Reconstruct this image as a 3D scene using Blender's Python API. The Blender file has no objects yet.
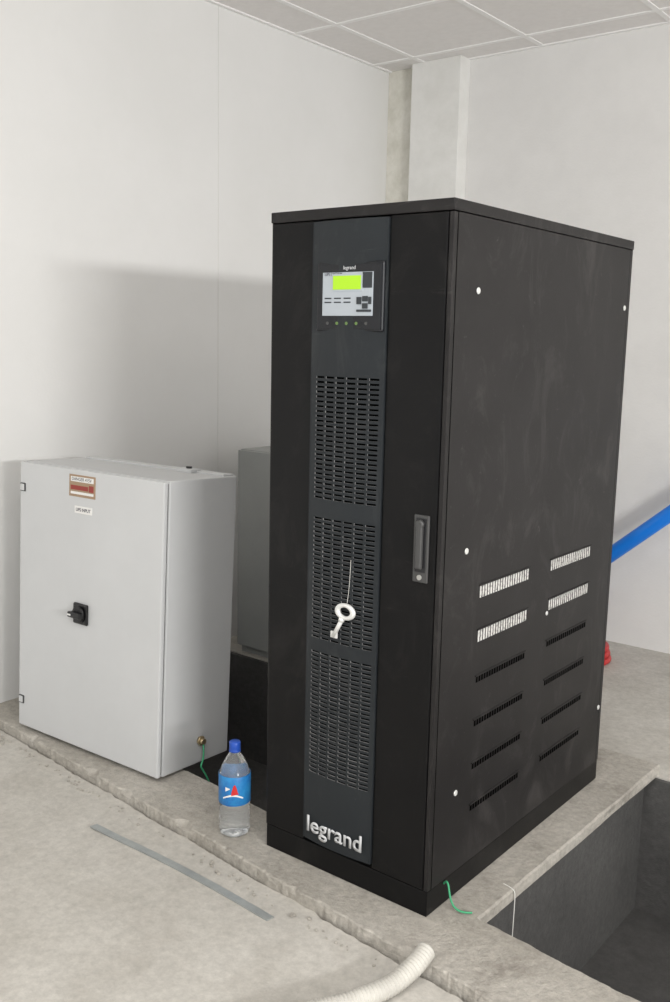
import bpy, bmesh, random
from math import *
from mathutils import Vector, Matrix, noise
random.seed(4)
S=bpy.context.scene
COL=bpy.context.collection
S.view_settings.view_transform='Standard'

# ------------------------------------------------------------ materials
def mat(name,col,rough=0.5,metal=0.0,spec=0.5,col2=None,nscale=8,bump=0.0,bscale=60,emit=None,es=0,trans=0,ior=1.45,lo=0.35,hi=0.65,detail=6,coat=0):
    m=bpy.data.materials.new(name);m.use_nodes=True
    nt=m.node_tree;b=nt.nodes["Principled BSDF"]
    b.inputs["Base Color"].default_value=(*col,1)
    b.inputs["Roughness"].default_value=rough
    b.inputs["Metallic"].default_value=metal
    b.inputs["Specular IOR Level"].default_value=spec
    b.inputs["IOR"].default_value=ior
    b.inputs["Transmission Weight"].default_value=trans
    b.inputs["Coat Weight"].default_value=coat
    if emit:
        b.inputs["Emission Color"].default_value=(*emit,1);b.inputs["Emission Strength"].default_value=es
    tc=nt.nodes.new("ShaderNodeTexCoord")
    if col2:
        n=nt.nodes.new("ShaderNodeTexNoise");n.inputs["Scale"].default_value=nscale;n.inputs["Detail"].default_value=detail;n.inputs["Roughness"].default_value=0.65
        nt.links.new(tc.outputs["Object"],n.inputs["Vector"])
        r=nt.nodes.new("ShaderNodeValToRGB")
        r.color_ramp.elements[0].position=lo;r.color_ramp.elements[0].color=(*col,1)
        r.color_ramp.elements[1].position=hi;r.color_ramp.elements[1].color=(*col2,1)
        nt.links.new(n.outputs["Fac"],r.inputs["Fac"]);nt.links.new(r.outputs["Color"],b.inputs["Base Color"])
    if bump>0:
        n2=nt.nodes.new("ShaderNodeTexNoise");n2.inputs["Scale"].default_value=bscale;n2.inputs["Detail"].default_value=8
        nt.links.new(tc.outputs["Object"],n2.inputs["Vector"])
        bp=nt.nodes.new("ShaderNodeBump");bp.inputs["Strength"].default_value=bump;bp.inputs["Distance"].default_value=0.01
        nt.links.new(n2.outputs["Fac"],bp.inputs["Height"]);nt.links.new(bp.outputs["Normal"],b.inputs["Normal"])
    return m

def scuffed(name,a,b_,dust,rough,spec,amount=.5,lo=.52,hi=.75):
    """paint with cloudy dust and sparse scuff marks"""
    m=mat(name,a,rough,spec=spec,col2=b_,nscale=4.5,bump=.04,bscale=300,lo=.3,hi=.72,detail=10)
    nt=m.node_tree;N=nt.nodes;L=nt.links;b=N["Principled BSDF"]
    src=b.inputs["Base Color"].links[0].from_socket
    tc=N.new("ShaderNodeTexCoord")
    def layer(src,scale,rot,sc,lo,hi,amt,dist):
        mp=N.new("ShaderNodeMapping");mp.inputs["Scale"].default_value=sc;mp.inputs["Rotation"].default_value=rot
        L.new(tc.outputs["Object"],mp.inputs["Vector"])
        n=N.new("ShaderNodeTexNoise");n.inputs["Scale"].default_value=scale;n.inputs["Detail"].default_value=12;n.inputs["Roughness"].default_value=.75;n.inputs["Distortion"].default_value=dist
        L.new(mp.outputs[0],n.inputs["Vector"])
        r=N.new("ShaderNodeValToRGB");r.color_ramp.elements[0].position=lo;r.color_ramp.elements[0].color=(0,0,0,1);r.color_ramp.elements[1].position=hi;r.color_ramp.elements[1].color=(amt,amt,amt,1)
        L.new(n.outputs["Fac"],r.inputs["Fac"])
        mx=N.new("ShaderNodeMix");mx.data_type='RGBA';L.new(r.outputs[0],mx.inputs[0]);L.new(src,mx.inputs[6]);mx.inputs[7].default_value=(*dust,1)
        return mx.outputs[2]
    src=layer(src,6,(.4,.3,.2),(1,1,.55),lo,hi,amount,1.2)
    src=layer(src,16,(.7,.2,.1),(.25,2.2,2.2),.62,.69,amount*1.2,.4)
    src=layer(src,60,(0,0,0),(1,1,1),.65,.72,amount*1.8,0)
    L.new(src,b.inputs["Base Color"]);return m

def concrete(name,a,b_,c,stain,bump=0.35,dk=.68):
    m=bpy.data.materials.new(name);m.use_nodes=True;nt=m.node_tree;N=nt.nodes;L=nt.links
    b=N["Principled BSDF"];b.inputs["Roughness"].default_value=0.85;b.inputs["Specular IOR Level"].default_value=0.25
    tc=N.new("ShaderNodeTexCoord")
    def nz(s,d=8,r=0.6):
        n=N.new("ShaderNodeTexNoise");n.inputs["Scale"].default_value=s;n.inputs["Detail"].default_value=d;n.inputs["Roughness"].default_value=r
        L.new(tc.outputs["Object"],n.inputs["Vector"]);return n
    def ramp(n,p0,c0,p1,c1):
        r=N.new("ShaderNodeValToRGB");e=r.color_ramp.elements
        e[0].position=p0;e[0].color=(*c0,1);e[1].position=p1;e[1].color=(*c1,1);L.new(n.outputs["Fac"],r.inputs["Fac"]);return r
    big=ramp(nz(2.3),0.35,a,0.65,b_)
    fine=ramp(nz(45,10,0.75),0.33,(dk,dk,dk),0.7,(1.1,1.1,1.1))
    mx=N.new("ShaderNodeMix");mx.data_type='RGBA';mx.blend_type='MULTIPLY';mx.inputs[0].default_value=0.85
    L.new(big.outputs[0],mx.inputs[6]);L.new(fine.outputs[0],mx.inputs[7])
    st=ramp(nz(6,10,0.7),0.53,(0,0,0),0.72,(1,1,1))
    mx2=N.new("ShaderNodeMix");mx2.data_type='RGBA'
    ml=N.new("ShaderNodeMath");ml.operation='MULTIPLY';ml.inputs[1].default_value=stain
    L.new(st.outputs[0],ml.inputs[0]);L.new(ml.outputs[0],mx2.inputs[0])
    L.new(mx.outputs[2],mx2.inputs[6]);mx2.inputs[7].default_value=(*c,1)
    L.new(mx2.outputs[2],b.inputs["Base Color"])
    n2=nz(70,10,0.7);bp=N.new("ShaderNodeBump");bp.inputs["Strength"].default_value=bump;bp.inputs["Distance"].default_value=0.008
    L.new(n2.outputs["Fac"],bp.inputs["Height"]);L.new(bp.outputs["Normal"],b.inputs["Normal"])
    return m

M_wall=mat("wall_paint",(0.79,0.786,0.77),0.5,col2=(0.825,0.82,0.807),nscale=1.7,bump=0.05,bscale=120)
M_joint=mat("wall_joint",(0.75,0.745,0.72),0.6)
M_wallB=mat("wall_plaster",(0.77,0.76,0.745),0.7,col2=(0.82,0.81,0.795),nscale=3,bump=0.08,bscale=90)
M_pillar=mat("pillar_plaster",(0.79,0.785,0.755),0.75,col2=(0.86,0.855,0.83),nscale=7,bump=0.15,bscale=60)
M_beige=mat("raw_plaster",(0.68,0.66,0.58),0.9,col2=(0.82,0.80,0.73),nscale=14,bump=0.3,bscale=60)
M_ceil=mat("ceiling_tile",(0.84,0.815,0.80),0.8,col2=(0.88,0.855,0.84),nscale=30,bump=0.1,bscale=200)
M_grid=mat("ceiling_grid_metal",(0.94,0.93,0.92),0.5)
M_floor=concrete("floor_concrete",(0.50,0.475,0.43),(0.60,0.575,0.53),(0.36,0.33,0.29),0.42,.3,.76)
M_curb=concrete("curb_concrete",(0.43,0.40,0.35),(0.60,0.565,0.51),(0.20,0.175,0.15),0.62,0.9,.62)
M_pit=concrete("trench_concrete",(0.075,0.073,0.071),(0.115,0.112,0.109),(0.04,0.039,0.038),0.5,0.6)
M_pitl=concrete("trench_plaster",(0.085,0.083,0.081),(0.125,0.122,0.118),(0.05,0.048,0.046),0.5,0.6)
M_front=scuffed("gloss_black_paint",(0.0035,0.0035,0.004),(0.006,0.0058,0.006),(.05,.047,.044),0.40,.25,.28)
M_side=scuffed("dusty_charcoal_paint",(0.0115,0.0105,0.0105),(0.019,0.0175,0.0175),(.10,.093,.09),0.5,.35,.38)
M_panel=scuffed("slate_plastic",(0.015,0.018,0.021),(0.020,0.024,0.027),(.09,.09,.09),0.5,.35,.30)
M_slot=mat("dusty_slot_edge",(0.09,0.093,0.095),0.7,col2=(0.30,0.30,0.295),nscale=30)
M_void=mat("dark_interior",(0.003,0.003,0.003),0.8,spec=0.1)
M_white=mat("white_filter",(0.70,0.69,0.66),0.8,col2=(0.22,0.21,0.20),nscale=110,lo=.50,hi=.64)
M_bez=mat("display_bezel",(0.008,0.009,0.012),0.25)
M_silver=mat("display_silver",(0.44,0.48,0.52),0.4,metal=0.1)
M_lcd=mat("lcd_green",(0.34,0.58,0.02),0.3,emit=(0.30,0.60,0.01),es=0.36)
M_btn=mat("button_dark",(0.03,0.035,0.04),0.4)
M_green=mat("led_green",(0.12,0.20,0.06),0.3)
M_logo=mat("logo_silver",(0.62,0.63,0.64),0.35,metal=0.2)
M_metal=mat("steel",(0.6,0.6,0.58),0.35,metal=1.0)
M_key=mat("key_metal",(0.80,0.80,0.78),0.45,metal=0.3)
M_handle=mat("handle_grey",(0.065,0.065,0.065),0.4)
M_handle2=mat("handle_lever",(0.018,0.018,0.020),0.3)
M_screw=mat("screw_head",(0.75,0.75,0.73),0.4,metal=0.3)
M_box=mat("light_grey_powdercoat",(0.57,0.577,0.58),0.5,col2=(0.60,0.607,0.61),nscale=3,bump=0.04,bscale=400)
M_seam=mat("rubber_seal",(0.06,0.06,0.06),0.8)
M_black=mat("black_plastic",(0.010,0.010,0.011),0.35)
M_lblb=mat("label_brown",(0.36,0.25,0.16),0.6)
M_lblw=mat("label_white",(0.80,0.79,0.77),0.6)
M_lblr=mat("label_red",(0.30,0.05,0.04),0.6)
M_ink=mat("ink",(0.05,0.05,0.07),0.6)
M_gpanel=mat("grey_panel_paint",(0.31,0.32,0.31),0.5,col2=(0.35,0.36,0.35),nscale=3)
M_pet=mat("clear_plastic",(0.95,0.97,0.98),0.08,trans=.90,ior=1.16)
M_cap=mat("cap_blue",(0.02,0.08,0.42),0.35)
M_lb1=mat("label_blue",(0.015,0.12,0.40),0.4,col2=(0.03,0.26,0.56),nscale=20)
M_lb2=mat("label_redprint",(0.60,0.03,0.03),0.4)
M_blue=mat("blue_pvc",(0.006,0.19,0.74),0.3)
M_red=mat("red_rubber",(0.50,0.03,0.03),0.4)
M_cond=mat("conduit_grey",(0.50,0.48,0.44),0.5,col2=(0.60,0.58,0.53),nscale=14)
M_strip=mat("galvanised_strip",(0.34,0.36,0.36),0.5,metal=0.4,col2=(0.42,0.44,0.43),nscale=18)
M_gwire=mat("green_wire",(0.05,0.34,0.16),0.45)
M_string=mat("white_cord",(0.75,0.74,0.70),0.7)
M_brass=mat("brass",(0.45,0.36,0.22),0.4,metal=0.8)

# ------------------------------------------------------------ helpers
def obj(name,me,m=None,parent=None):
    o=bpy.data.objects.new(name,me);COL.objects.link(o)
    if m is not None: me.materials.append(m)
    if parent: o.parent=parent
    return o
def empty(name,loc=(0,0,0)):
    o=bpy.data.objects.new(name,None);COL.objects.link(o);o.location=loc;o.empty_display_size=.1;return o
def box(name,x0,x1,y0,y1,z0,z1,m,parent=None,bev=0.0,seg=2):
    bm=bmesh.new();bmesh.ops.create_cube(bm,size=1)
    for v in bm.verts:
        v.co=Vector(((x0+x1)/2+v.co.x*(x1-x0),(y0+y1)/2+v.co.y*(y1-y0),(z0+z1)/2+v.co.z*(z1-z0)))
    me=bpy.data.meshes.new(name)
    if bev: bmesh.ops.bevel(bm,geom=bm.edges[:],offset=bev,segments=seg,affect='EDGES',profile=.6)
    bm.to_mesh(me);bm.free();return obj(name,me,m,parent)
def cyl(name,p0,p1,r,m,parent=None,seg=24,r2=None,bev=0):
    p0=Vector(p0);p1=Vector(p1);d=p1-p0
    bm=bmesh.new();bmesh.ops.create_cone(bm,cap_ends=True,segments=seg,radius1=r,radius2=r if r2 is None else r2,depth=d.length)
    if bev:
        ed=[e for e in bm.edges if len(e.link_faces)==2 and any(len(f.verts)>4 for f in e.link_faces)]
        bmesh.ops.bevel(bm,geom=ed,offset=bev,segments=2,affect='EDGES')
    q=Vector((0,0,1)).rotation_difference(d.normalized())
    bmesh.ops.transform(bm,matrix=Matrix.Translation((p0+p1)/2)@q.to_matrix().to_4x4(),verts=bm.verts)
    for f in bm.faces: f.smooth=len(f.verts)==4
    me=bpy.data.meshes.new(name);bm.to_mesh(me);bm.free();return obj(name,me,m,parent)
def tube(name,pts,r,m,parent=None,res=12):
    cu=bpy.data.curves.new(name,'CURVE');cu.dimensions='3D';cu.bevel_depth=r;cu.bevel_resolution=4;cu.resolution_u=res;cu.use_fill_caps=True
    s=cu.splines.new('NURBS');s.points.add(len(pts)-1)
    for i,p in enumerate(pts): s.points[i].co=(*p,1)
    s.use_endpoint_u=True;s.order_u=min(4,len(pts))
    o=bpy.data.objects.new(name,cu);COL.objects.link(o)
    dg=bpy.context.evaluated_depsgraph_get();me=bpy.data.meshes.new_from_object(o.evaluated_get(dg))
    bpy.data.objects.remove(o)
    for p in me.polygons:p.use_smooth=True
    me.materials.clear()
    return obj(name,me,m,parent)
def text(name,s,w,m,parent,loc,rot=(pi/2,0,0),ext=0.0008,weight=0.0):
    cu=bpy.data.curves.new(name,'FONT');cu.body=s;cu.size=1;cu.extrude=0.0;cu.offset=weight
    o=bpy.data.objects.new(name,cu);COL.objects.link(o)
    dg=bpy.context.evaluated_depsgraph_get();me=bpy.data.meshes.new_from_object(o.evaluated_get(dg))
    bpy.data.objects.remove(o)
    xs=[v.co.x for v in me.vertices];k=w/(max(xs)-min(xs));x0=min(xs)
    for v in me.vertices: v.co=Vector(((v.co.x-x0)*k,v.co.y*k,0))
    me.materials.clear()
    o=obj(name,me,m,parent);o.location=loc;o.rotation_euler=rot
    sm=o.modifiers.new("s",'SOLIDIFY');sm.thickness=ext;sm.offset=1
    return o
def lathe(name,prof,m,parent=None,seg=40):
    bm=bmesh.new();rings=[]
    for r,z in prof:
        rings.append([bm.verts.new((r*cos(2*pi*i/seg),r*sin(2*pi*i/seg),z)) for i in range(seg)])
    for a,b in zip(rings,rings[1:]):
        for i in range(seg): bm.faces.new((a[i],a[(i+1)%seg],b[(i+1)%seg],b[i])).smooth=True
    me=bpy.data.meshes.new(name);bm.to_mesh(me);bm.free();return obj(name,me,m,parent)

# ------------------------------------------------------------ room shell
WX=-1.948; WY=2.49; CZ=2.711; FZ=-0.03; PD=-0.50
box("wall_left",WX-.12,WX,-6,WY+.12,PD-.1,CZ+.2,M_wall)
box("wall_back",WX,5.5,WY,WY+.12,PD-.1,CZ+.2,M_wallB)
box("trim_1",WX,WX+.0015,1.2365,1.2395,0.0,CZ,M_joint)
box("pillar",-1.765,-1.483,2.40,WY,FZ,CZ,M_pillar,bev=.004)
box("trim_2",WX,-1.765,2.46,WY,FZ,CZ,M_beige,bev=.002)
box("ceiling",WX,5.5,-6,WY,CZ,CZ+.05,M_ceil)
k=0
g=empty("ceiling_grid")
x=-1.70
while x<5.4:
    box("runner_%d"%k,x-.012,x+.012,-6,WY,CZ-.004,CZ,M_grid,g);x+=.6;k+=1
y=2.31
while y>-6:
    box("cross_%d"%k,WX,5.5,y-.012,y+.012,CZ-.0045,CZ,M_grid,g);y-=.6;k+=1
box("edge_angle_1",WX,WX+.02,-6,WY,CZ-.006,CZ,M_grid,g)
box("edge_angle_2",WX,5.5,WY-.02,WY,CZ-.006,CZ,M_grid,g)

def curb_y(x): return -0.137-0.088*x
def pit_y(x): return 0.092-0.088*x
bm=bmesh.new()
def slab(x0,x1,y0,y1,z0,z1):
    r=bmesh.ops.create_cube(bm,size=1)
    for v in r['verts']:
        v.co=Vector(((x0+x1)/2+v.co.x*(x1-x0),(y0+y1)/2+v.co.y*(y1-y0),(z0+z1)/2+v.co.z*(z1-z0)))
# front slab: its broken edge runs just in front of the curb, leaving an open crack
n=500;A=[]
for i in range(n+1):
    x=WX+(1.75-WX)*i/n
    e=curb_y(x)-.007+noise.noise(Vector((x*5,3,1)))*.010+noise.noise(Vector((x*30,3,8)))*.006
    A.append((bm.verts.new((x,e,FZ)),bm.verts.new((x,e+.004,PD-.1)),bm.verts.new((x,-6,FZ)),bm.verts.new((x,-6,PD-.1))))
for a,b in zip(A,A[1:]):
    bm.faces.new((a[2],b[2],b[0],a[0]));bm.faces.new((a[0],b[0],b[1],a[1]));bm.faces.new((a[3],a[1],b[1],b[3]));bm.faces.new((a[2],a[3],b[3],b[2]))
slab(1.75,5.5,-6,-.05,PD-.1,FZ)
slab(WX,5.5,1.19,WY,PD-.1,FZ)
slab(1.7,5.5,-.05,1.19,PD-.1,FZ)
bmesh.ops.recalc_face_normals(bm,faces=bm.faces[:])
me=bpy.data.meshes.new("floor");bm.to_mesh(me);bm.free();obj("floor",me,M_floor)
t=empty("concrete_cable_trench")
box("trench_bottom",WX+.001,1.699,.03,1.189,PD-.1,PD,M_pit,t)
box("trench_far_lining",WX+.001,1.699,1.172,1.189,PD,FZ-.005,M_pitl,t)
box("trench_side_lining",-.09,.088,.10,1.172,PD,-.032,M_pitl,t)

def rough_strip(name,m,ax,a0,a1,lofn,hifn,ztop,zbot,n,amp,parent):
    """concrete strip with a chipped arris: irregular spalls bite into a mostly straight edge"""
    bm=bmesh.new();rows=[]
    for i in range(n+1):
        a=a0+(a1-a0)*i/n
        def nz(s,k=1): return noise.noise(Vector((a*4,s,0)))*amp*k+noise.noise(Vector((a*23,s,3)))*amp*.35*k+noise.noise(Vector((a*110,s,9)))*amp*.14*k
        lo=lofn(a)+nz(1,.8);hi=hifn(a)
        chip=max(0,noise.noise(Vector((a*11,7,1)))-.12)*amp*4.0+max(0,noise.noise(Vector((a*45,7,5)))-.1)*amp*1.2
        chip2=max(0,noise.noise(Vector((a*14,17,1)))-.15)*amp*1.5
        zm=max(zbot+.001,FZ-.002)
        f=noise.noise(Vector((a*60,2,2)))*amp*.25
        pr=[(lo,zbot),(lo,zm),(lo+f+.001,ztop-.014),(lo+.002+chip*.4,ztop-.003-chip*.35),(lo+.005+chip,ztop),
            (lo*.5+hi*.5,ztop),(hi-.006+nz(4)*.6-chip2,ztop),(hi-.001+nz(4)*.6-chip2*.6,ztop-.004),(hi+nz(8)*.6,ztop-.02),(hi+nz(8)*.3,zbot)]
        rows.append([bm.verts.new((a,q,z) if ax==0 else (q,a,z)) for q,z in pr])
    for A,B in zip(rows,rows[1:]):
        for j in range(len(A)-1): bm.faces.new((A[j],B[j],B[j+1],A[j+1]))
    for R in (rows[0],rows[-1]): bm.faces.new(R)
    bmesh.ops.recalc_face_normals(bm,faces=bm.faces[:])
    me=bpy.data.meshes.new(name);bm.to_mesh(me);bm.free();return obj(name,me,m,parent)
rough_strip("curb",M_curb,0,WX+.001,1.699,curb_y,pit_y,0,-.045,620,.014,t)
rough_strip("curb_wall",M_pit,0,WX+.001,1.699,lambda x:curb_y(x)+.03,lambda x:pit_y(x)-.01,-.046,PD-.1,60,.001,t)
rough_strip("beam_right",M_curb,1,.06,1.22,lambda a:-.10,lambda a:.096+.02*a,-0.0005,-.030,200,.007,t)
rough_strip("beam_left",M_curb,1,.06,1.22,lambda a:-.512,lambda a:-.40,-0.0005,-.12,60,.004,t)

# ------------------------------------------------------------ UPS cabinet
W=.514;D=.982;H=1.65
ups=empty("ups_cabinet")
box("body",-W+.002,-.022,.02,D-.002,.06,H-.02,M_void,ups)
box("left_side_panel",-W,-W+.004,.0,D,.065,H-.025,M_side,ups,.001)
box("rear_panel",-W,-.0,D-.004,D,.065,H-.025,M_side,ups,.001)
box("top_cap",-W-.002,.002,-.003,D+.002,H-.025,H,M_side,ups,.0025)
box("plinth",-W+.001,-.001,.001,D-.001,.001,.0645,M_front,ups,.002)
box("corner_post",-.011,0,0,.016,.066,H-.027,M_side,ups,.002)
box("door_left",-W+.001,-.381,-.001,.019,.067,H-.027,M_front,ups,.003)
box("door_middle",-.379,-.165,.004,.019,.068,H-.029,M_void,ups)
box("door_right",-.163,-.013,-.001,.019,.067,H-.027,M_front,ups,.003)
box("rear_post",-.011,0,D-.018,D,.066,H-.027,M_side,ups,.002)
def grid_panel(name,us,vs,holes,fn,m,parent,th,rimmat=None):
    bm=bmesh.new();V={}
    def gv(i,j):
        if (i,j) not in V: V[(i,j)]=bm.verts.new(fn(us[i],vs[j]))
        return V[(i,j)]
    for i in range(len(us)-1):
        for j in range(len(vs)-1):
            if holes(us[i],us[i+1],vs[j],vs[j+1]): continue
            bm.faces.new((gv(i,j),gv(i+1,j),gv(i+1,j+1),gv(i,j+1)))
    me=bpy.data.meshes.new(name);bm.to_mesh(me);bm.free();o=obj(name,me,m,parent)
    if rimmat: me.materials.append(rimmat)
    s=o.modifiers.new("s",'SOLIDIFY');s.thickness=th;s.offset=-1
    if rimmat: s.material_offset_rim=1
    return o
groups=[(.182,.436),(.562,.818)]
rowsz=[.762,.652,.542,.430,.318,.208]
slits=[]
for g0,g1 in groups:
    n=20;p=(g1-g0)/n
    for i in range(n): slits.append((g0+i*p+p*.10,g0+i*p+p*.90))
us=sorted({.018,D-.02}|{round(v,5) for s in slits for v in s})
hh=[.0145,.0145,.008,.008,.008,.008]
vs=sorted({.066,H-.027}|{round(z+s*h,5) for z,h in zip(rowsz,hh) for s in (-1,1)})
def sh(u0,u1,v0,v1):
    uc=(u0+u1)/2;vc=(v0+v1)/2
    return any(a<uc<b for a,b in slits) and any(abs(vc-z)<h for z,h in zip(rowsz,hh))
sp=grid_panel("side_panel",us,vs,sh,lambda u,v:(0,u,v),M_side,ups,.0008)
sp.modifiers[0].offset=0
for i,z in enumerate(rowsz[:2]):
    for j,(g0,g1) in enumerate(groups):
        box("vent_filter_%d%d"%(i,j),-.004,-.0006,g0-.004,g1+.004,z-.017,z+.017,M_white,ups)
for i,z in enumerate(rowsz):
    for j,(g0,g1) in enumerate(groups):
        box("louvre_lip_%d%d"%(i,j),-.0005,.0030,g0-.004,g1+.004,z+hh[i]+.001,z+hh[i]+.005,M_side,ups,.0008)
for i,(y,z) in enumerate([(.111,1.464),(.944,1.459),(.110,.874),(.109,.277),(.955,.245)]):
    cyl("screw_%d"%i,(0,y,z),(.003,y,z),.0075,M_screw,ups,16,bev=.001)
cyl("screw_5",(0,.552,.632),(.003,.552,.632),.006,M_screw,ups,16,bev=.001)

PX0,PX1=-.379,-.165;PC=(PX0+PX1)/2;PH=(PX1-PX0)/2
def py(x):
    u=(x-PC)/PH
    return -.005-.009*(1-u*u) if abs(u)<1.0001 else 0
ncol=6;cx0,cx1=-.364,-.174;cp=(cx1-cx0)/ncol
cols=[(cx0+i*cp+cp*.09,cx0+i*cp+cp*.91) for i in range(ncol)]
srows=[]
for z0,z1 in ((.968,1.268),(.618,.928),(.262,.590)):
    n=int((z1-z0)/.0113);p=(z1-z0)/n
    for i in range(n): srows.append((z0+i*p+p*.28,z0+i*p+p*.72))
us=sorted({PX0,PX1}|{round(v,5) for s in cols for v in s})
vs=sorted({.078,H-.03}|{round(v,5) for s in srows for v in s})
def ph(u0,u1,v0,v1):
    uc=(u0+u1)/2;vc=(v0+v1)/2
    return any(a<uc<b for a,b in cols) and any(a<vc<b for a,b in srows)
pn=grid_panel("centre_panel",us,vs,ph,lambda u,v:(u,py(u),v),M_panel,ups,.003,M_slot)
for p in pn.data.polygons:p.use_smooth=False
box("centre_panel_edge_1",PX0-.001,PX0+.003,-.006,.004,.078,H-.03,M_panel,ups,.001)
box("centre_panel_edge_2",PX1-.003,PX1+.001,-.006,.004,.078,H-.03,M_panel,ups,.001)
bm=bmesh.new()
for z in (.0775,H-.0295):
    top=[bm.verts.new((PX0+(PX1-PX0)*i/12,py(PX0+(PX1-PX0)*i/12),z)) for i in range(13)]
    bm.faces.new(top+[bm.verts.new((PX1,.004,z)),bm.verts.new((PX0,.004,z))])
me=bpy.data.meshes.new("c");bm.to_mesh(me);bm.free();obj("centre_panel_caps",me,M_panel,ups)

dm=empty("display_module",(.009,.022,-.003));dm.parent=ups
box("display_bezel",-.371,-.178,-.034,-.002,1.372,1.530,M_bez,dm,.006,3)
box("display_recess",-.366,-.183,-.0355,-.033,1.378,1.524,M_bez,dm,.001)
box("display_plate",-.350,-.205,-.0375,-.034,1.408,1.506,M_silver,dm,.001)
box("display_plate_dark",-.234,-.207,-.0385,-.034,1.470,1.505,M_btn,dm,.0005)
box("lcd_frame",-.322,-.232,-.0385,-.035,1.463,1.502,M_silver,dm,.0005)
box("lcd_screen",-.318,-.238,-.0395,-.036,1.467,1.498,M_lcd,dm)
for i,(x0,x1,z0,z1) in enumerate([(-.249,-.236,1.434,1.450),(-.233,-.218,1.440,1.452),(-.233,-.218,1.424,1.436),(-.216,-.208,1.434,1.450),(-.249,-.208,1.417,1.422)]):
    box("button_%d"%i,x0,x1,-.0400,-.036,z0,z1,M_btn,dm,.001)
for i in range(5):
    cyl("status_icon_%d"%i,(-.335+.028*i,-.0365,1.391),(-.335+.028*i,-.0345,1.391),.0038,M_green if i in(1,2,3) else M_handle,dm,16)
for i in range(6):
    box("plate_print_%d"%i,-.343+(i%3)*.028,-.323+(i%3)*.028,-.038,-.036,1.450-.009*(i//3)-.004,1.453-.009*(i//3)-.004,M_btn,dm)
text("display_text","legrand",.034,M_logo,dm,(-.290,-.0362,1.512))
text("plate_text","UPS SYSTEM",.05,M_ink,dm,(-.343,-.0381,1.4985),ext=.0003)
text("lettering","legrand",.174,M_logo,ups,(-.358,-.0155,.107),ext=.002,weight=.012)
box("handle_plate",-.070,-.030,-.006,0,.812,.967,M_handle,ups,.003,3)
box("handle_recess",-.064,-.036,-.0075,-.005,.836,.960,M_handle2,ups,.001)
box("handle_lever",-.058,-.042,-.0175,-.006,.844,.954,M_handle,ups,.005,3)
cyl("handle_pivot",(-.050,-.0180,.947),(-.050,-.005,.947),.010,M_handle,ups,20,bev=.002)
cyl("handle_lock",(-.050,-.009,.824),(-.050,-.005,.824),.006,M_metal,ups,20)
def torus(name,R,r,m,parent,loc,rot,sx=1,sy=1):
    bm=bmesh.new();a=32;b=10;vs=[]
    for i in range(a):
        t_=2*pi*i/a
        vs.append([bm.verts.new(((R+r*cos(2*pi*j/b))*cos(t_)*sx,(R+r*cos(2*pi*j/b))*sin(t_)*sy,r*sin(2*pi*j/b))) for j in range(b)])
    for i in range(a):
        for j in range(b): bm.faces.new((vs[i][j],vs[(i+1)%a][j],vs[(i+1)%a][(j+1)%b],vs[i][(j+1)%b])).smooth=True
    me=bpy.data.meshes.new(name);bm.to_mesh(me);bm.free();o=obj(name,me,m,parent);o.location=loc;o.rotation_euler=rot;return o
key=empty("key",(.020,.004,.007))
torus("bow",.0185,.006,M_key,key,(-.264,-.030,.703),(pi/2,0,0),1.25,.85)
cyl("shank",(-.270,-.030,.688),(-.299,-.030,.634),.0055,M_key,key,14,bev=.001)
box("bit",-.306,-.286,-.032,-.028,.632,.648,M_key,key,.001)
cyl("collar",(-.272,-.031,.685),(-.275,-.031,.679),.0075,M_key,key,14)
tube("hanging_cord",[(-.262,-.028,.715),(-.258,-.0245,.75),(-.256,-.0245,.79),(-.255,-.0243,.83)],.0005,M_string,key)

# ------------------------------------------------------------ grey distribution box
db=empty("electrical_enclosure",(-1.012,.052,0.0))
bw=.688;bh=.916;bd=.315
box("shell",-bw,0,.022,bd,0,bh,M_box,db,.004)
box("door_seal",-bw+.006,-.006,.014,.024,.008,bh-.008,M_seam,db)
box("door",-bw,0,0,.016,.002,bh-.002,M_box,db,.004)
box("roof_lip",-bw+.01,-.01,bd-.05,bd-.004,bh-.001,bh+.006,M_box,db,.002)
box("roof_gland_plate",-.20,-.13,bd-.075,bd-.03,bh,bh+.012,M_box,db,.002)
cyl("roof_gland",(-.165,bd-.05,bh+.01),(-.165,bd-.05,bh+.018),.010,M_black,db,16)
for i,z in enumerate((.83,.095)):
    box("hinge_%d"%i,-bw+.004,-bw+.030,-.004,.002,z-.014,z+.014,M_seam,db,.002)
    box("hinge_cover_%d"%i,-bw+.007,-bw+.026,-.006,-.001,z-.011,z+.011,M_box,db,.002)
sx,sz=-.362,.452
box("switch_base",sx-.034,sx+.034,-.010,0,sz-.034,sz+.034,M_black,db,.006,3)
cyl("switch_ring",(sx,-.010,sz),(sx,-.020,sz),.027,M_black,db,32,bev=.002)
box("switch_knob",sx-.030,sx+.030,-.036,-.016,sz-.009,sz+.009,M_black,db,.004,3)
box("switch_mark",sx-.026,sx-.012,-.0375,-.035,sz-.0025,sz+.0025,M_lblw,db)
lx=-.430
box("warning_label",lx-.002,lx+.124,-.0012,0,.828,.898,M_lblb,db)
box("warning_label_red",lx+.006,lx+.090,-.0018,0,.850,.864,M_lblr,db)
box("warning_label_white",lx+.006,lx+.116,-.0018,0,.876,.892,M_lblw,db)
box("warning_label_strip",lx+.006,lx+.116,-.0018,0,.836,.844,M_lblw,db)
box("warning_label_icon",lx+.094,lx+.116,-.0018,0,.848,.868,M_lblr,db)
text("warning_text","DANGER 415V",.095,M_ink,db,(lx+.012,-.0019,.8795),ext=.0003)
box("name_label",lx+.026,lx+.110,-.0012,0,.776,.799,M_lblw,db)
text("name_text","UPS INPUT",.07,M_ink,db,(lx+.033,-.0013,.7825),ext=.0003,weight=.01)
cyl("earth_stud",(0,.18,.075),(.022,.18,.075),.010,M_brass,db,12)
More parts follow.
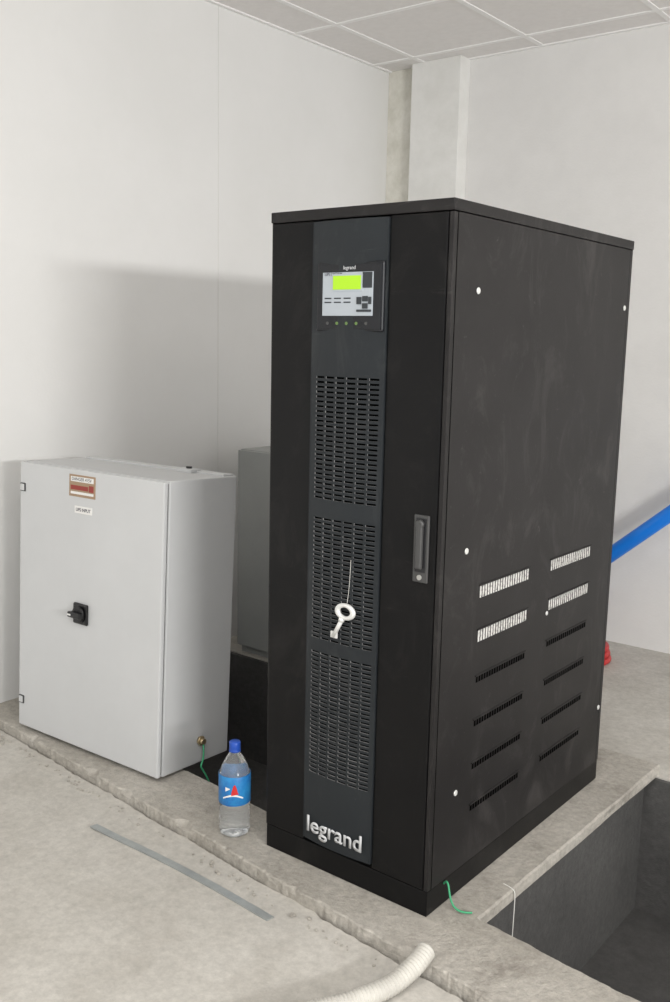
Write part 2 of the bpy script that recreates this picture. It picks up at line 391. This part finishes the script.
cyl("earth_nut",(.004,.18,.075),(.012,.18,.075),.016,M_brass,db,6)
tube("earth_wire",[(.018,.18,.07),(.03,.175,.03),(.028,.16,.002),(.03,.16,.0),(.035,.20,-.06),(.05,.25,-.2)],.003,M_gwire,db)
db.rotation_euler=(-radians(2.6),0,radians(2.0))
db.location.z=.014

gp=empty("battery_cabinet")
box("carcass",-1.785,-1.15,1.215,1.62,FZ+.03,.878,M_gpanel,gp,.004)
box("door",-1.783,-1.152,1.197,1.213,FZ+.035,.875,M_gpanel,gp,.003)
box("base_frame",-1.775,-1.16,1.22,1.61,FZ,FZ+.03,M_gpanel,gp)
box("door_handle",-1.21,-1.185,1.185,1.197,.40,.52,M_black,gp,.003)

cb=empty("cable_bundle")
for i in range(6):
    a=.03*i
    tube("cable_%d"%i,[(-.75+a,.9,PD+.02),(-.72+a*.6,.6,PD+.05+a*.5),(-.64,.35+a,-.25+a),(-.62+a*.4,.24+a*.4,-.05),(-.57+a*.3,.30,-.12),(-.56,.5,-.3)],.008,[M_black,M_red,M_black,M_gpanel,M_black,M_red][i],cb)

# ------------------------------------------------------------ bottle
bt=empty("plastic_bottle",(-.632,.000,0));bt.scale=(1.02,1.02,1.05)
prof=[(.0,.004),(.018,.001),(.032,.0),(.040,.006),(.042,.018),(.0395,.03),(.042,.042),(.0395,.054),(.042,.066),(.040,.078),(.0425,.086),(.0425,.165),(.040,.172),(.034,.188),(.024,.207),(.015,.220),(.0125,.226),(.0125,.240)]
lathe("shell",prof,M_pet,bt)
lathe("label",[(.0428,.090),(.0434,.091),(.0434,.168),(.0428,.169)],M_lb1,bt)
lathe("cap",[(.0,.252),(.0135,.252),(.0150,.250),(.0150,.232),(.0145,.231),(.016,.229),(.016,.225),(.013,.225)],M_cap,bt,28)
def patch(name,a0,a1,zf0,zf1,m,r=.0438):
    bm=bmesh.new();n=12;A=[];B=[]
    for i in range(n+1):
        u=i/n;a=radians(a0+(a1-a0)*u)
        A.append(bm.verts.new((r*cos(a),r*sin(a),zf0(u))));B.append(bm.verts.new((r*cos(a),r*sin(a),zf1(u))))
    for i in range(n): bm.faces.new((A[i],A[i+1],B[i+1],B[i]))
    me=bpy.data.meshes.new(name);bm.to_mesh(me);bm.free();obj(name,me,m,bt)
patch("label_thumb",-58,-32,lambda u:.120+.004*u,lambda u:.126+.024*sin(pi*min(1,u*1.1)),M_lb2,.0440)
patch("label_swirl",-90,-15,lambda u:.108+.010*sin(u*3),lambda u:.112+.011*sin(u*3),M_lblw)
patch("label_swirl_2",-80,-62,lambda u:.130+.008*u,lambda u:.142-.003*u,M_lblw,.0439)

# ------------------------------------------------------------ odds and ends
bm=bmesh.new();n=40;R=[]
for i in range(n+1):
    u=i/n;x=-.99+.68*u;yc=-.205+.012*sin(u*pi)-.004*u;z=FZ+.001+.006*max(0,(.15-u))*4
    R.append([bm.verts.new((x,yc-.011,z)),bm.verts.new((x+.004,yc+.011,z))])
for a,b in zip(R,R[1:]): bm.faces.new((a[0],b[0],b[1],a[1]))
me=bpy.data.meshes.new("metal_strip");bm.to_mesh(me);bm.free();o=obj("metal_strip",me,M_strip)
s=o.modifiers.new("s",'SOLIDIFY');s.thickness=.003;s.offset=1
def conduit(name,pts,r,m,pitch=.0085):
    from mathutils.geometry import interpolate_bezier
    P=[]
    for i in range(len(pts)-1):
        p0=Vector(pts[max(0,i-1)]);p1=Vector(pts[i]);p2=Vector(pts[i+1]);p3=Vector(pts[min(len(pts)-1,i+2)])
        P+=interpolate_bezier(p1,p1+(p2-p0)/6,p2-(p3-p1)/6,p2,60)[:-1]
    P.append(Vector(pts[-1]))
    L=[0]
    for a,b in zip(P,P[1:]): L.append(L[-1]+(b-a).length)
    tot=L[-1];n=int(tot/pitch)*4;bm=bmesh.new();rings=[];j=0
    for i in range(n+1):
        d=tot*i/n
        while j<len(L)-2 and L[j+1]<d: j+=1
        f=(d-L[j])/max(1e-9,L[j+1]-L[j]);c=P[j].lerp(P[j+1],f);tn=(P[min(j+2,len(P)-1)]-P[max(0,j-1)]).normalized()
        s_=tn.cross(Vector((0,0,1))).normalized();u_=s_.cross(tn)
        rr=r*(1 if i%4 in(1,2) else .86)
        rings.append([bm.verts.new(c+(s_*cos(2*pi*k/28)+u_*sin(2*pi*k/28))*rr) for k in range(28)])
    for a,b in zip(rings,rings[1:]):
        for k in range(28): bm.faces.new((a[k],a[(k+1)%28],b[(k+1)%28],b[k])).smooth=True
    bmesh.ops.recalc_face_normals(bm,faces=bm.faces[:])
    me=bpy.data.meshes.new(name);bm.to_mesh(me);bm.free();o=obj(name,me,m)
    s=o.modifiers.new("s",'SOLIDIFY');s.thickness=.002;return o
conduit("corrugated_conduit",[(-.12,-.78,FZ+.022),(-.075,-.58,FZ+.022),(-.015,-.435,FZ+.022),(.035,-.34,FZ+.022),(.070,-.255,FZ+.025),(.086,-.185,.010),(.087,-.130,.025)],.022,M_cond)
tube("earth_wire",[(.0,.075,.055),(.012,.07,.075),(.022,.065,.05),(.03,.06,.02),(.055,.06,.006),(.075,.085,.004)],.0025,M_gwire)
tube("white_cord",[(.07,.25,.002),(.095,.247,.002),(.106,.245,-.003),(.107,.244,-.02),(.106,.24,-.2),(.106,.24,PD+.02),(.13,.26,PD+.004)],.0012,M_string)
pp=empty("blue_pipe")
a=Vector((-1.00,2.22,FZ+.04));b=Vector((.23,2.43,1.11))
cyl("tube",a,b,.033,M_blue,pp,24)
d=(b-a).normalized()
cyl("end_cap",b,b+d*.05,.036,M_black,pp,24)
cyl("foot_cap",a-d*.005,a+d*.05,.035,M_black,pp,24)
rh=empty("red_hose_coil")
for i in range(3):
    torus("loop_%d"%i,.125-.006*i,.014,M_red,rh,(-.585,2.15,FZ+.014+.026*i),(0,0,0))
bm=bmesh.new()
for i in range(90):
    x=random.uniform(-1.8,0.0);s=random.uniform(.002,.006)
    yy=curb_y(x)-random.uniform(.03,.06)
    r=bmesh.ops.create_icosphere(bm,subdivisions=1,radius=s)
    for v in r['verts']: v.co=Vector((x+v.co.x*random.uniform(.7,1.3),yy+v.co.y,FZ+s*.5+v.co.z*.6))
me=bpy.data.meshes.new("d");bm.to_mesh(me);bm.free();obj("concrete_debris",me,M_curb)

# ------------------------------------------------------------ light
w=bpy.data.worlds.new("World");S.world=w;w.use_nodes=True
bg=w.node_tree.nodes["Background"];bg.inputs[0].default_value=(0.95,0.975,1.0,1);bg.inputs[1].default_value=0.93
def area(name,loc,target,sx,sy,e,col=(1,1,1)):
    l=bpy.data.lights.new(name,'AREA');l.shape='RECTANGLE';l.size=sx;l.size_y=sy;l.energy=e;l.color=col
    o=bpy.data.objects.new(name,l);COL.objects.link(o);o.location=loc
    o.rotation_euler=(Vector(target)-Vector(loc)).to_track_quat('-Z','Y').to_euler();return o
area("window_light",(5.0,-2.05,1.78),(-1.9,.6,1.3),1.5,.22,185,(1,.99,.97))
area("ceiling_light_panel",(1.0,-1.8,2.69),(1.0,-1.8,0),1.6,1.6,50,(1,.99,.97))

# ------------------------------------------------------------ camera
cd=bpy.data.cameras.new("camera");cd.sensor_fit='VERTICAL';cd.sensor_height=24;cd.lens=965*24/1002;cd.clip_start=.05
cam=bpy.data.objects.new("camera",cd);COL.objects.link(cam)
cam.location=(1.1119,-1.79695,1.34755);cam.rotation_euler=(1.40642,-.02152,.67046)
S.camera=cam
